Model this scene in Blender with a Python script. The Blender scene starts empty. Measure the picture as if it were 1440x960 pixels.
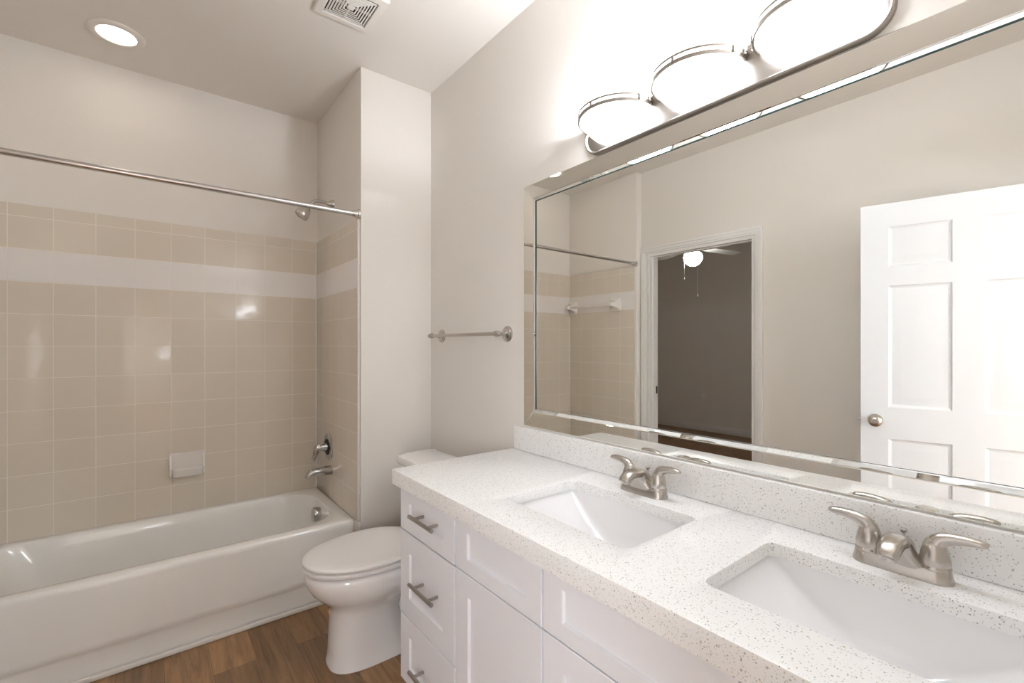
import bpy, bmesh, math, random
from mathutils import Vector, Matrix
random.seed(7)
PI = math.pi
scene = bpy.context.scene
COL = scene.collection

# ------------------------------------------------------------------ camera
HC = 1.30
cam_d = bpy.data.cameras.new('camera')
cam = bpy.data.objects.new('camera', cam_d); COL.objects.link(cam)
cam_d.sensor_width = 36.0
cam_d.lens = 36.0 * 646.43 / 1440.0
cam_d.shift_y = 5.65 / 1440.0
cam_d.clip_start = 0.02
cam.location = (0, 0, HC)
cam.rotation_euler = (PI / 2, 0, -math.radians(38.2424))
scene.camera = cam

# ------------------------------------------------------------------ light and exposure
scene.view_settings.view_transform = 'Standard'
scene.view_settings.look = 'None'
scene.view_settings.gamma = 1.0
scene.view_settings.use_curve_mapping = False
scene.view_settings.exposure = 0.42
w = bpy.data.worlds.new('world'); scene.world = w; w.use_nodes = True
w.node_tree.nodes['Background'].inputs[0].default_value = (0.75, 0.85, 1.0, 1)
w.node_tree.nodes['Background'].inputs[1].default_value = 0.3
scene.cycles.max_bounces = 12
scene.cycles.diffuse_bounces = 8
scene.cycles.glossy_bounces = 8
scene.cycles.sample_clamp_indirect = 6.0

DAY_FILL_W, BULB_W, BOWL_E, DOWN_W, GLOBE_E = 115.0, 9.5, 15.0, 0.4, 36.0
SIDE_FILL_W = 46.0


def area(name, loc, rot, sx, sy, power, col):
    d = bpy.data.lights.new(name, 'AREA'); d.shape = 'RECTANGLE'
    d.size, d.size_y, d.energy, d.color = sx, sy, power, col
    o = bpy.data.objects.new(name, d); COL.objects.link(o)
    o.location = loc; o.rotation_euler = rot
    return o


def point(name, loc, power, col, r):
    d = bpy.data.lights.new(name, 'POINT'); d.energy, d.color, d.shadow_soft_size = power, col, r
    o = bpy.data.objects.new(name, d); COL.objects.link(o); o.location = loc
    return o


# daylight fill from unseen windows added in the room behind the camera
area('daylight_fill', (0.85, -2.56, 1.45), (PI / 2, 0, PI), 1.08, 1.6, DAY_FILL_W, (0.86, 0.93, 1.0))
area('side_fill', (-1.47, -1.75, 1.45), (0, -PI / 2, 0), 1.4, 1.0, SIDE_FILL_W, (0.86, 0.93, 1.0))  # added side fill that brightens the vanity front and mirror wall
area('tile_glint_light', (0.10, -2.56, 1.40), (PI / 2, 0, PI), 0.16, 0.22, 3.0, (0.80, 0.88, 1.0))  # small light added for the bluish glint on the tiles

# ------------------------------------------------------------------ materials
def new_mat(name):
    m = bpy.data.materials.new(name); m.use_nodes = True
    nt = m.node_tree
    return m, nt, nt.nodes['Principled BSDF']


def simple(name, col, rough=0.5, metal=0.0, spec=0.5, bump=None, coat=0.0):
    m, nt, b = new_mat(name)
    b.inputs['Base Color'].default_value = (*col, 1)
    b.inputs['Roughness'].default_value = rough
    b.inputs['Metallic'].default_value = metal
    b.inputs['Specular IOR Level'].default_value = spec
    b.inputs['Coat Weight'].default_value = coat
    b.inputs['Coat Roughness'].default_value = 0.04
    if bump:
        sc, st, dist = bump
        tc = nt.nodes.new('ShaderNodeNewGeometry')
        n = nt.nodes.new('ShaderNodeTexNoise'); n.inputs['Scale'].default_value = sc
        n.inputs['Detail'].default_value = 3.0
        bp = nt.nodes.new('ShaderNodeBump'); bp.inputs['Strength'].default_value = st
        bp.inputs['Distance'].default_value = dist
        nt.links.new(tc.outputs['Position'], n.inputs['Vector'])
        nt.links.new(n.outputs['Fac'], bp.inputs['Height'])
        nt.links.new(bp.outputs['Normal'], b.inputs['Normal'])
    return m


def emitter(name, col, strength):
    m, nt, b = new_mat(name)
    b.inputs['Base Color'].default_value = (0.9, 0.88, 0.85, 1)
    b.inputs['Roughness'].default_value = 0.25
    b.inputs['Emission Color'].default_value = (*col, 1)
    b.inputs['Emission Strength'].default_value = strength
    return m


WALL = simple('painted_wall', (0.775, 0.737, 0.690), 0.65, spec=0.25, bump=(190, 0.34, 0.002))
CEIL = simple('painted_ceiling', (0.80, 0.765, 0.715), 0.75, spec=0.2, bump=(200, 0.12, 0.002))
TRIM = simple('white_trim_paint', (0.80, 0.785, 0.77), 0.35)
DOORW = simple('white_door_paint', (0.74, 0.755, 0.79), 0.38)
CAB = simple('white_cabinet_paint', (0.83, 0.83, 0.87), 0.36)
TUB = simple('white_tub_enamel', (0.86, 0.85, 0.825), 0.12, coat=0.6)
PORC = simple('white_porcelain', (0.84, 0.825, 0.825), 0.10, coat=0.7)
SEATM = simple('white_seat_plastic', (0.82, 0.79, 0.775), 0.28)
SINKM = simple('white_sink_porcelain', (0.88, 0.875, 0.885), 0.12, coat=0.5)
DISH = simple('white_ceramic', (0.80, 0.765, 0.73), 0.12, coat=0.6)
CAULK = simple('white_caulk', (0.78, 0.75, 0.71), 0.5)
CHROME = simple('polished_chrome', (0.52, 0.51, 0.50), 0.12, 1.0)
STEEL = simple('satin_steel', (0.62, 0.60, 0.58), 0.24, 1.0)
DARK = simple('dark_gap', (0.03, 0.028, 0.026), 0.7)
GLASSEDGE = simple('dark_green_glass_edge', (0.03, 0.06, 0.055), 0.15)
GREYEDGE = simple('grey_glass_edge', (0.25, 0.27, 0.27), 0.15)
FANW = simple('white_fan_paint', (0.75, 0.74, 0.72), 0.4)


def brushed(name, col, rough):
    m, nt, b = new_mat(name)
    b.inputs['Base Color'].default_value = (*col, 1)
    b.inputs['Metallic'].default_value = 1.0
    b.inputs['Roughness'].default_value = rough
    tc = nt.nodes.new('ShaderNodeTexCoord')
    mp = nt.nodes.new('ShaderNodeMapping'); mp.inputs['Scale'].default_value = (40, 40, 900)
    n = nt.nodes.new('ShaderNodeTexNoise'); n.inputs['Scale'].default_value = 1.0
    bp = nt.nodes.new('ShaderNodeBump'); bp.inputs['Strength'].default_value = 0.06
    bp.inputs['Distance'].default_value = 0.001
    nt.links.new(tc.outputs['Object'], mp.inputs['Vector'])
    nt.links.new(mp.outputs['Vector'], n.inputs['Vector'])
    nt.links.new(n.outputs['Fac'], bp.inputs['Height'])
    nt.links.new(bp.outputs['Normal'], b.inputs['Normal'])
    return m


NICKEL = brushed('brushed_nickel', (0.52, 0.485, 0.445), 0.25)
LAMPN = brushed('aged_nickel_lamp_metal', (0.36, 0.325, 0.29), 0.32)
PULL = brushed('brushed_steel_pull', (0.42, 0.39, 0.36), 0.30)

m, nt, b = new_mat('mirror_silver')
b.inputs['Base Color'].default_value = (0.92, 0.925, 0.895, 1)
b.inputs['Metallic'].default_value = 1.0
b.inputs['Roughness'].default_value = 0.0
MIRROR = m

BOWL = emitter('lit_frosted_glass', (0.87, 0.925, 1.0), BOWL_E)
LENS = emitter('lit_downlight_lens', (1.0, 0.96, 0.90), 2.6)
GLOBE = emitter('lit_fan_globe', (1.0, 0.98, 0.95), GLOBE_E)
BULB = emitter('lit_bulb', (1.0, 0.95, 0.88), 20.0)


def math_node(nt, op, a, bb=None):
    n = nt.nodes.new('ShaderNodeMath'); n.operation = op
    for i, v in enumerate((a, bb)):
        if v is None: continue
        if isinstance(v, (int, float)): n.inputs[i].default_value = v
        else: nt.links.new(v, n.inputs[i])
    return n.outputs[0]


def tile_mat(name, axis, origin, sign):
    """six inch glazed tiles laid in a straight grid, one white course"""
    m, nt, b = new_mat(name)
    g = nt.nodes.new('ShaderNodeNewGeometry')
    s = nt.nodes.new('ShaderNodeSeparateXYZ'); nt.links.new(g.outputs['Position'], s.inputs[0])
    P = 0.1527
    u = math_node(nt, 'DIVIDE', math_node(nt, 'MULTIPLY', math_node(nt, 'SUBTRACT', s.outputs[axis], origin), sign), P)
    v = math_node(nt, 'DIVIDE', math_node(nt, 'SUBTRACT', s.outputs[2], 1.6025 - 12 * 0.1525), 0.1525)
    u = math_node(nt, 'ADD', u, 20.0)
    c = nt.nodes.new('ShaderNodeCombineXYZ'); nt.links.new(u, c.inputs[0]); nt.links.new(v, c.inputs[1])
    br = nt.nodes.new('ShaderNodeTexBrick')
    br.offset = 0.0; br.squash = 1.0
    br.inputs['Scale'].default_value = 1.0
    br.inputs['Brick Width'].default_value = 1.0
    br.inputs['Row Height'].default_value = 1.0
    br.inputs['Mortar Size'].default_value = 0.011
    br.inputs['Mortar Smooth'].default_value = 0.35
    br.inputs['Bias'].default_value = 0.0
    br.inputs['Color1'].default_value = (0.725, 0.655, 0.568, 1)
    br.inputs['Color2'].default_value = (0.705, 0.635, 0.548, 1)
    br.inputs['Mortar'].default_value = (0.86, 0.82, 0.76, 1)
    nt.links.new(c.outputs[0], br.inputs['Vector'])
    band = math_node(nt, 'MULTIPLY', math_node(nt, 'GREATER_THAN', s.outputs[2], 1.6035),
                     math_node(nt, 'LESS_THAN', s.outputs[2], 1.754))
    mix = nt.nodes.new('ShaderNodeMix'); mix.data_type = 'RGBA'
    nt.links.new(math_node(nt, 'MULTIPLY', band, math_node(nt, 'SUBTRACT', 1.0, br.outputs['Fac'])), mix.inputs['Factor'])
    nt.links.new(br.outputs['Color'], mix.inputs['A'])
    mix.inputs['B'].default_value = (0.84, 0.81, 0.79, 1)
    nt.links.new(mix.outputs['Result'], b.inputs['Base Color'])
    n = nt.nodes.new('ShaderNodeTexNoise'); n.inputs['Scale'].default_value = 14.0
    n.inputs['Detail'].default_value = 1.0
    nt.links.new(g.outputs['Position'], n.inputs['Vector'])
    h = math_node(nt, 'ADD', math_node(nt, 'MULTIPLY', br.outputs['Fac'], -1.0),
                  math_node(nt, 'MULTIPLY', n.outputs['Fac'], 0.9))
    bp = nt.nodes.new('ShaderNodeBump'); bp.inputs['Strength'].default_value = 0.35
    bp.inputs['Distance'].default_value = 0.003
    nt.links.new(h, bp.inputs['Height'])
    nt.links.new(bp.outputs['Normal'], b.inputs['Normal'])
    b.inputs['Roughness'].default_value = 0.10
    b.inputs['Specular IOR Level'].default_value = 0.5
    return m


TILE_BACK = tile_mat('beige_tile_long_wall', 0, 0.856, -1)
TILE_SIDE = tile_mat('beige_tile_short_wall', 1, 3.129, -1)

# quartz
m, nt, b = new_mat('speckled_quartz')
g = nt.nodes.new('ShaderNodeNewGeometry')
col = None
base = nt.nodes.new('ShaderNodeRGB'); base.outputs[0].default_value = (0.88, 0.875, 0.87, 1)
col = base.outputs[0]
for scale, thr, pick, dark in ((190, 0.22, 0.60, (0.50, 0.475, 0.455)), (300, 0.26, 0.5, (0.62, 0.595, 0.575)),
                               (230, 0.19, 0.80, (0.25, 0.235, 0.225)), (110, 0.15, 0.80, (0.52, 0.49, 0.47))):
    vn = nt.nodes.new('ShaderNodeTexVoronoi'); vn.inputs['Scale'].default_value = scale
    wn = nt.nodes.new('ShaderNodeTexNoise'); wn.inputs['Scale'].default_value = scale * 1.6
    va = nt.nodes.new('ShaderNodeVectorMath'); va.operation = 'SCALE'; va.inputs['Scale'].default_value = 0.35 / scale
    vb = nt.nodes.new('ShaderNodeVectorMath'); vb.operation = 'ADD'
    nt.links.new(g.outputs['Position'], wn.inputs['Vector'])
    nt.links.new(wn.outputs['Color'], va.inputs[0])
    nt.links.new(va.outputs[0], vb.inputs[0]); nt.links.new(g.outputs['Position'], vb.inputs[1])
    nt.links.new(vb.outputs[0], vn.inputs['Vector'])
    sp = nt.nodes.new('ShaderNodeSeparateColor'); nt.links.new(vn.outputs['Color'], sp.inputs[0])
    lim = math_node(nt, 'MULTIPLY', sp.outputs[1], thr * 1.6)
    f = math_node(nt, 'MULTIPLY', math_node(nt, 'LESS_THAN', vn.outputs['Distance'], lim),
                  math_node(nt, 'GREATER_THAN', sp.outputs[0], pick))
    mix = nt.nodes.new('ShaderNodeMix'); mix.data_type = 'RGBA'
    nt.links.new(f, mix.inputs['Factor']); nt.links.new(col, mix.inputs['A'])
    mix.inputs['B'].default_value = (*dark, 1)
    col = mix.outputs['Result']
nt.links.new(col, b.inputs['Base Color'])
b.inputs['Roughness'].default_value = 0.22
QUARTZ = m

# wood-look plank floor: planks run along y
m, nt, b = new_mat('wood_plank_floor')
g = nt.nodes.new('ShaderNodeNewGeometry')
s = nt.nodes.new('ShaderNodeSeparateXYZ'); nt.links.new(g.outputs['Position'], s.inputs[0])
c = nt.nodes.new('ShaderNodeCombineXYZ')
nt.links.new(math_node(nt, 'ADD', s.outputs[1], 20.85), c.inputs[0])
nt.links.new(math_node(nt, 'ADD', s.outputs[0], 14.85), c.inputs[1])
br = nt.nodes.new('ShaderNodeTexBrick')
br.offset = 0.37; br.offset_frequency = 2
br.inputs['Scale'].default_value = 1.0
br.inputs['Brick Width'].default_value = 0.92
br.inputs['Row Height'].default_value = 0.152
br.inputs['Mortar Size'].default_value = 0.0007
br.inputs['Mortar Smooth'].default_value = 0.2
br.inputs['Color1'].default_value = (0, 0, 0, 1)
br.inputs['Color2'].default_value = (1, 1, 1, 1)
br.inputs['Mortar'].default_value = (0.0, 0.0, 0.0, 1)
nt.links.new(c.outputs[0], br.inputs['Vector'])
mp = nt.nodes.new('ShaderNodeMapping'); mp.inputs['Scale'].default_value = (26, 2.2, 1)
nt.links.new(g.outputs['Position'], mp.inputs['Vector'])
# shift the grain per plank
va = nt.nodes.new('ShaderNodeVectorMath'); va.operation = 'MULTIPLY_ADD'
nt.links.new(br.outputs['Color'], va.inputs[0]); va.inputs[1].default_value = (37, 53, 11)
nt.links.new(mp.outputs[0], va.inputs[2])
n1 = nt.nodes.new('ShaderNodeTexNoise'); n1.inputs['Scale'].default_value = 1.0
n1.inputs['Detail'].default_value = 8; n1.inputs['Roughness'].default_value = 0.62
n1.inputs['Distortion'].default_value = 1.2
nt.links.new(va.outputs[0], n1.inputs['Vector'])
r1 = nt.nodes.new('ShaderNodeValToRGB')
r1.color_ramp.elements[0].position = 0.28; r1.color_ramp.elements[0].color = (0.14, 0.070, 0.030, 1)
r1.color_ramp.elements[1].position = 0.72; r1.color_ramp.elements[1].color = (0.36, 0.205, 0.095, 1)
nt.links.new(n1.outputs['Fac'], r1.inputs['Fac'])
sp = nt.nodes.new('ShaderNodeSeparateColor'); nt.links.new(br.outputs['Color'], sp.inputs[0])
tint = math_node(nt, 'ADD', math_node(nt, 'MULTIPLY', sp.outputs[0], 0.55), 0.78)
vm = nt.nodes.new('ShaderNodeVectorMath'); vm.operation = 'SCALE'
nt.links.new(r1.outputs['Color'], vm.inputs[0]); nt.links.new(tint, vm.inputs['Scale'])
mixm = nt.nodes.new('ShaderNodeMix'); mixm.data_type = 'RGBA'
nt.links.new(br.outputs['Fac'], mixm.inputs['Factor']); nt.links.new(vm.outputs[0], mixm.inputs['A'])
mixm.inputs['B'].default_value = (0.12, 0.062, 0.03, 1)
nt.links.new(mixm.outputs['Result'], b.inputs['Base Color'])
b.inputs['Roughness'].default_value = 0.38
FLOOR = m

# ------------------------------------------------------------------ helpers
def tag(o, label=None, cat=None, group=None, kind=None):
    if label: o['label'] = label
    if cat: o['category'] = cat
    if group: o['group'] = group
    if kind: o['kind'] = kind
    return o


def thing(name, loc, label, cat, group=None):
    o = bpy.data.objects.new(name, None); COL.objects.link(o)
    o.location = loc; o.empty_display_size = 0.05
    return tag(o, label, cat, group)


ROOTLOC = {}


def obj(name, bm, mats, parent=None, local=False, smooth=38, weld=True):
    """link bm (world coordinates unless local) as one mesh object"""
    if weld: bmesh.ops.remove_doubles(bm, verts=bm.verts, dist=1e-6)
    bmesh.ops.recalc_face_normals(bm, faces=bm.faces)
    if parent is not None and not local:
        p = parent; off = Vector((0, 0, 0))
        while p is not None:
            off += Vector(p.location); p = p.parent
        bmesh.ops.translate(bm, verts=bm.verts, vec=-off)
    me = bpy.data.meshes.new(name); bm.to_mesh(me); bm.free()
    for mm in (mats if isinstance(mats, (list, tuple)) else [mats]): me.materials.append(mm)
    if smooth:
        for p in me.polygons: p.use_smooth = True
        me.set_sharp_from_angle(angle=math.radians(smooth))
    o = bpy.data.objects.new(name, me); COL.objects.link(o)
    if parent is not None: o.parent = parent
    return o


def struct(name, bm, mat, parent=None, smooth=30, label=None):
    o = obj(name, bm, mat, parent, smooth=smooth, weld=False)
    if parent is None: o['kind'] = 'structure'
    if label: o['label'] = label
    return o


def BM(): return bmesh.new()


def box(bm, lo, hi, bev=0.0, seg=2):
    lo, hi = Vector(lo), Vector(hi)
    t = bmesh.new()
    bmesh.ops.create_cube(t, size=1.0)
    for v in t.verts:
        v.co = Vector([(lo[i] + hi[i]) / 2 + v.co[i] * (hi[i] - lo[i]) for i in range(3)])
    if bev > 0:
        bmesh.ops.bevel(t, geom=list(t.edges), offset=bev, segments=seg, profile=0.5, affect='EDGES')
    merge(bm, t)
    return bm


def merge(bm, t, mat_index=None):
    me = bpy.data.meshes.new('tmp'); t.to_mesh(me); t.free()
    n = len(bm.faces)
    bm.from_mesh(me); bpy.data.meshes.remove(me)
    if mat_index is not None:
        bm.faces.ensure_lookup_table()
        for f in bm.faces[n:]: f.material_index = mat_index


def loft(bm, loops, cap0=True, cap1=True, closed=True):
    rows = [[bm.verts.new(p) for p in L] for L in loops]
    n = len(rows[0])
    for a, c in zip(rows[:-1], rows[1:]):
        for i in range(n if closed else n - 1):
            j = (i + 1) % n
            try: bm.faces.new((a[i], a[j], c[j], c[i]))
            except ValueError: pass
    if cap0: bm.faces.new(rows[0][::-1])
    if cap1: bm.faces.new(rows[-1])
    return rows


def smooth_pts(pts, n=6):
    P = [Vector(p) for p in pts]; out = []
    Q = [2 * P[0] - P[1]] + P + [2 * P[-1] - P[-2]]
    for i in range(1, len(Q) - 2):
        p0, p1, p2, p3 = Q[i - 1:i + 3]
        for k in range(n):
            t = k / n
            out.append(0.5 * ((2 * p1) + (p2 - p0) * t + (2 * p0 - 5 * p1 + 4 * p2 - p3) * t * t + (3 * p1 - p0 - 3 * p2 + p3) * t ** 3))
    out.append(P[-1])
    return out


def smooth_vals(vals, n=6):
    return [v[0] if False else v for v in [tuple(x) for x in smooth_pts([(a, b_, 0) for a, b_ in vals], n)]]


def sweep(bm, pts, radii, up=(0, 0, 1), seg=16, cap=True, power=2.0):
    """tube along pts; radii (side, up) per point; power>2 makes boxier sections"""
    P = [Vector(p) for p in pts]; up = Vector(up); loops = []
    for i, p in enumerate(P):
        t = (P[min(i + 1, len(P) - 1)] - P[max(i - 1, 0)]).normalized()
        side = t.cross(up)
        if side.length < 1e-4: side = t.cross(Vector((0.3, 1, 0.2)))
        side.normalize(); upv = side.cross(t).normalized()
        r = radii[i] if isinstance(radii, list) else radii
        ra, rb = (r[0], r[1]) if isinstance(r, (tuple, Vector)) else (r, r)
        L = []
        for k in range(seg):
            a = 2 * PI * k / seg
            ca, sa = math.cos(a), math.sin(a)
            x = math.copysign(abs(ca) ** (2 / power), ca); y = math.copysign(abs(sa) ** (2 / power), sa)
            L.append(p + side * (ra * x) + upv * (rb * y))
        loops.append(L)
    loft(bm, loops, cap, cap)
    return bm


def lathe(bm, prof, origin, axis=(0, 0, 1), seg=32):
    """prof: (radius, height) from bottom to top along axis"""
    ax = Vector(axis).normalized()
    e1 = ax.cross(Vector((0, 0, 1)))
    if e1.length < 1e-4: e1 = Vector((1, 0, 0))
    e1.normalize(); e2 = ax.cross(e1)
    o = Vector(origin)
    loops = [[o + ax * h + (e1 * math.cos(2 * PI * k / seg) + e2 * math.sin(2 * PI * k / seg)) * max(r, 1e-5) for k in range(seg)] for r, h in prof]
    loft(bm, loops, True, True)
    return bm


def rrect(x0, x1, y0, y1, r, n=8):
    """rounded rectangle points, counter-clockwise; r may be one radius or four (x1y1, x0y1, x0y0, x1y0)"""
    rs = r if isinstance(r, (list, tuple)) else [r] * 4
    out = []
    for (cx, cy, a0), rr in zip(((x1, y1, 0), (x0, y1, PI / 2), (x0, y0, PI), (x1, y0, 1.5 * PI)), rs):
        sx = -1 if cx == x1 else 1; sy = -1 if cy == y1 else 1
        for k in range(n + 1):
            a = a0 + (PI / 2) * k / n
            out.append((cx + sx * rr + rr * math.cos(a), cy + sy * rr + rr * math.sin(a)))
    return out


def at_z(L, z): return [(x, y, z) for x, y in L]


def copy_tree(o, parent=None):
    c = o.copy(); COL.objects.link(c)
    if parent is not None: c.parent = parent
    for ch in list(o.children): copy_tree(ch, c)
    return c


# ------------------------------------------------------------------ the room
W = 1.262            # mirror wall
XL = -0.72           # left wall
XE = -0.66           # tub end wall
XP = 0.856           # plumbing wall
YR = 2.3455          # wall return beside the toilet
YB = 3.129           # tub back wall
YK = -0.04           # wall behind the camera
H = 2.74

bm = BM(); box(bm, (W, -0.16, 0), (W + 0.11, 3.24, H)); struct('wall_right', bm, WALL, smooth=0)
bm = BM(); box(bm, (XP, YR, 0), (W, 3.24, H), 0.004, 2); struct('wall_return', bm, WALL)
bm = BM(); box(bm, (-0.83, YB, 0), (XP, 3.24, H)); struct('wall_back', bm, WALL, smooth=0)
bm = BM(); box(bm, (-0.83, 2.355, 0), (XE, YB, H), 0.006, 2); struct('wall_alcove', bm, WALL)
DY0, DY1, DZ = 1.435, 2.287, 2.048
bm = BM()
box(bm, (-0.83, -0.16, 0), (XL, DY0, H)); box(bm, (-0.83, DY1, 0), (XL, 2.355, H)); box(bm, (-0.83, DY0, DZ), (XL, DY1, H))
struct('wall_left', bm, WALL, smooth=0)
EX0, EX1 = -0.645, 0.17
bm = BM()
box(bm, (XL, -0.16, 0), (EX0, YK, H)); box(bm, (EX1, -0.16, 0), (W, YK, H)); box(bm, (EX0, -0.16, 2.048), (EX1, YK, H))
struct('wall_front', bm, WALL, smooth=0)
bm = BM(); box(bm, (-4.4, -2.7, -0.06), (1.6, 4.9, 0.0)); struct('floor', bm, FLOOR, smooth=0)
bm = BM(); box(bm, (-4.4, -2.7, H), (1.6, 4.9, H + 0.08)); struct('ceiling', bm, CEIL, smooth=0)
# bedroom beyond the left doorway
bm = BM(); box(bm, (-4.25, 0.3, 0), (-4.12, 4.75, H)); struct('wall_bedroom_far', bm, WALL, smooth=0)
bm = BM(); box(bm, (-4.12, 4.64, 0), (-0.83, 4.75, H)); box(bm, (-0.94, 2.36, 0), (-0.83, 4.64, H)); struct('wall_bedroom_side', bm, WALL, smooth=0)
bm = BM(); box(bm, (-4.12, 0.3, 0), (-0.83, 0.4, H)); struct('wall_bedroom_near', bm, WALL, smooth=0)
bm = BM(); box(bm, (-4.12, 0.4, 0), (-4.105, 4.64, 0.10), 0.004); struct('baseboard_bedroom', bm, TRIM)
# room behind the camera
bm = BM()
box(bm, (-1.6, -2.6, 0), (-1.5, -0.16, H)); box(bm, (1.4, -2.6, 0), (1.5, -0.16, H)); box(bm, (-1.6, -2.7, 0), (1.5, -2.6, H))
struct('wall_hall', bm, WALL, smooth=0)
bm = BM(); box(bm, (-1.5, -2.27, 0.73), (-1.48, -1.23, 2.17)); box(bm, (0.30, -2.6, 0.65), (1.40, -2.575, 2.25)); box(bm, (0.0, -2.6, 1.25), (0.20, -2.575, 1.55)); struct('added_window_1', bm, TRIM, smooth=0)  # unseen window slabs added behind the fill lights

# tile surround, eight millimetres proud of the walls
TZ = 1.965
bm = BM(); box(bm, (XE + 0.008, YB - 0.008, 0.375), (XP - 0.008, YB, TZ), 0.003); struct('trim_1', bm, TILE_BACK, label='beige square wall tiles with a white course behind the tub')
bm = BM(); box(bm, (XP - 0.008, 2.372, 0.30), (XP, YB, TZ), 0.003); struct('trim_2', bm, TILE_SIDE, label='beige square wall tiles around the tub spout')
bm = BM(); box(bm, (XE, 2.372, 0.30), (XE + 0.008, YB, TZ), 0.003); struct('trim_3', bm, TILE_SIDE, label='beige square wall tiles at the end of the tub seen in the mirror')
bm = BM()
for x0, x1 in ((XP - 0.010, XP), (XE, XE + 0.010)): box(bm, (x0, 2.362, 0.30), (x1, 2.374, TZ), 0.003)
box(bm, (XP - 0.013, YB - 0.013, 0.385), (XP - 0.008, YB - 0.008, TZ)); box(bm, (XE + 0.008, YB - 0.013, 0.385), (XE + 0.013, YB - 0.008, TZ))
struct('trim_4', bm, CAULK, label='white caulk lines at the tile edges')
bm = BM(); box(bm, (XL, 2.396, 0), (XP, 2.411, 0.022), 0.006); box(bm, (XP - 0.012, 2.346, 0), (XP, 2.412, 0.383), 0.004)
struct('baseboard_tub', bm, CAULK, label='white strip sealing the tub apron to the floor')
bm = BM(); box(bm, (XP, YR - 0.012, 0), (W, YR, 0.085), 0.004); struct('baseboard_return', bm, TRIM)
bm = BM(); box(bm, (W - 0.012, 1.58, 0), (W, YR - 0.012, 0.085), 0.004); struct('baseboard_right', bm, TRIM)

# casing and jamb of the bedroom doorway
def casing(bm, x, side, y0, y1, z1, wd=0.056):
    """stepped casing round an opening in a wall facing +x (side=1)"""
    for k, (i0, i1, t) in enumerate(((0.006, wd, 0.011), (0.019, wd + .0003, 0.016), (wd - 0.016, wd + .0006, 0.020))):
        xa, xb = sorted((x, x + side * t))
        box(bm, (xa, y0 - i1, 0), (xb, y0 - i0, z1 + i0 + .0002), 0.002)
        box(bm, (xa, y1 + i0, 0), (xb, y1 + i1, z1 + i0 + .0002), 0.002)
        box(bm, (xa, y0 - i1 - .0001, z1 + i0), (xb, y1 + i1 + .0001, z1 + i1), 0.002)


bm = BM(); casing(bm, XL, 1, DY0, DY1, DZ); casing(bm, -0.83, -1, DY0, DY1, DZ)
tr = struct('trim_5', bm, TRIM, label='white casing round the bedroom doorway')
bm = BM()
box(bm, (-0.832, DY0 + .0003, 0), (-0.718, DY0 + 0.018, DZ - 0.018)); box(bm, (-0.832, DY1 - 0.018, 0), (-0.718, DY1 - .0003, DZ - 0.018)); box(bm, (-0.832, DY0, DZ - 0.018), (-0.718, DY1, DZ - .0003))
box(bm, (-0.79, DY0 + 0.018, 0), (-0.755, DY0 + 0.028, DZ - .026)); box(bm, (-0.79, DY1 - 0.028, 0), (-0.755, DY1 - 0.018, DZ - .026)); box(bm, (-0.79, DY0 + .018, DZ - 0.026), (-0.755, DY1 - .018, DZ - 0.018))
jm = struct('trim_6', bm, TRIM, label='white jamb lining of the bedroom doorway')
bm = BM(); box(bm, (-0.824, DY1 - 0.0205, 0.90), (-0.796, DY1 - 0.017, 0.96), 0.001); struct('strike_plate', bm, DARK, jm)
# casing of the doorway behind the camera
bm = BM()
for i0, i1, t in ((0.006, 0.078, 0.011), (0.022, 0.078, 0.016)):
    box(bm, (EX1 + i0, YK, 0), (EX1 + i1, YK + t, DZ + i0), 0.003)
    box(bm, (EX0, YK, DZ + i0), (EX1 + i1, YK + t, DZ + i1), 0.003)
struct('trim_7', bm, TRIM)

# ------------------------------------------------------------------ open six panel door (seen in the mirror)
def ring_rect(y0, y1, z0, z1, x): return [(x, y0, z0), (x, y1, z0), (x, y1, z1), (x, y0, z1)]


def panel_face(bm, u0, u1, z0, z1, holes, x, s):
    """flat face at x with raised-panel recesses; s=+1 faces +x.  holes: (u0,u1,z0,z1)"""
    us = sorted({u0, u1, *[h[0] for h in holes], *[h[1] for h in holes]})
    zs = sorted({z0, z1, *[h[2] for h in holes], *[h[3] for h in holes]})
    for i in range(len(us) - 1):
        for j in range(len(zs) - 1):
            a, c, d, e = us[i], us[i + 1], zs[j], zs[j + 1]
            if any(h[0] <= a and c <= h[1] and h[2] <= d and e <= h[3] for h in holes): continue
            bm.faces.new([bm.verts.new(p) for p in ring_rect(a, c, d, e, x)])
    for h in holes:
        L = []
        for ins, dep in ((0, 0), (0.006, 0.006), (0.014, 0.009), (0.020, 0.009), (0.048, 0.003), (0.050, 0.0028)):
            L.append(ring_rect(h[0] + ins, h[1] - ins, h[2] + ins, h[3] - ins, x - s * dep))
        loft(bm, L, False, True)


DW, DT = 0.81, 0.035
bm = BM()
st, mid = 0.112, 0.11
pw = (DW - 2 * st - mid) / 2
cols_ = ((st, st + pw), (st + pw + mid, DW - st))
holes = [(a, c, z0, z1) for a, c in cols_ for z0, z1 in ((0.245, 0.825), (0.985, 1.605), (1.70, 1.905))]
panel_face(bm, 0, DW, 0.012, 2.025, holes, DT / 2, 1)
panel_face(bm, 0, DW, 0.012, 2.025, holes, -DT / 2, -1)
for p in (((0, 0.012), (DW, 0.012)), ((DW, 0.012), (DW, 2.025)), ((DW, 2.025), (0, 2.025)), ((0, 2.025), (0, 0.012))):
    (a, z0), (c, z1) = p
    bm.faces.new([bm.verts.new(q) for q in ((-DT / 2, a, z0), (DT / 2, a, z0), (DT / 2, c, z1), (-DT / 2, c, z1))])
leaf = obj('door_1', bm, DOORW, smooth=20)
leaf['kind'] = 'structure'; leaf['label'] = 'white six panel door standing open, seen in the mirror'
hinge, free = Vector((-0.632, -0.02, 0)), Vector((-0.440, 0.768, 0))
d = (free - hinge).normalized()
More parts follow.
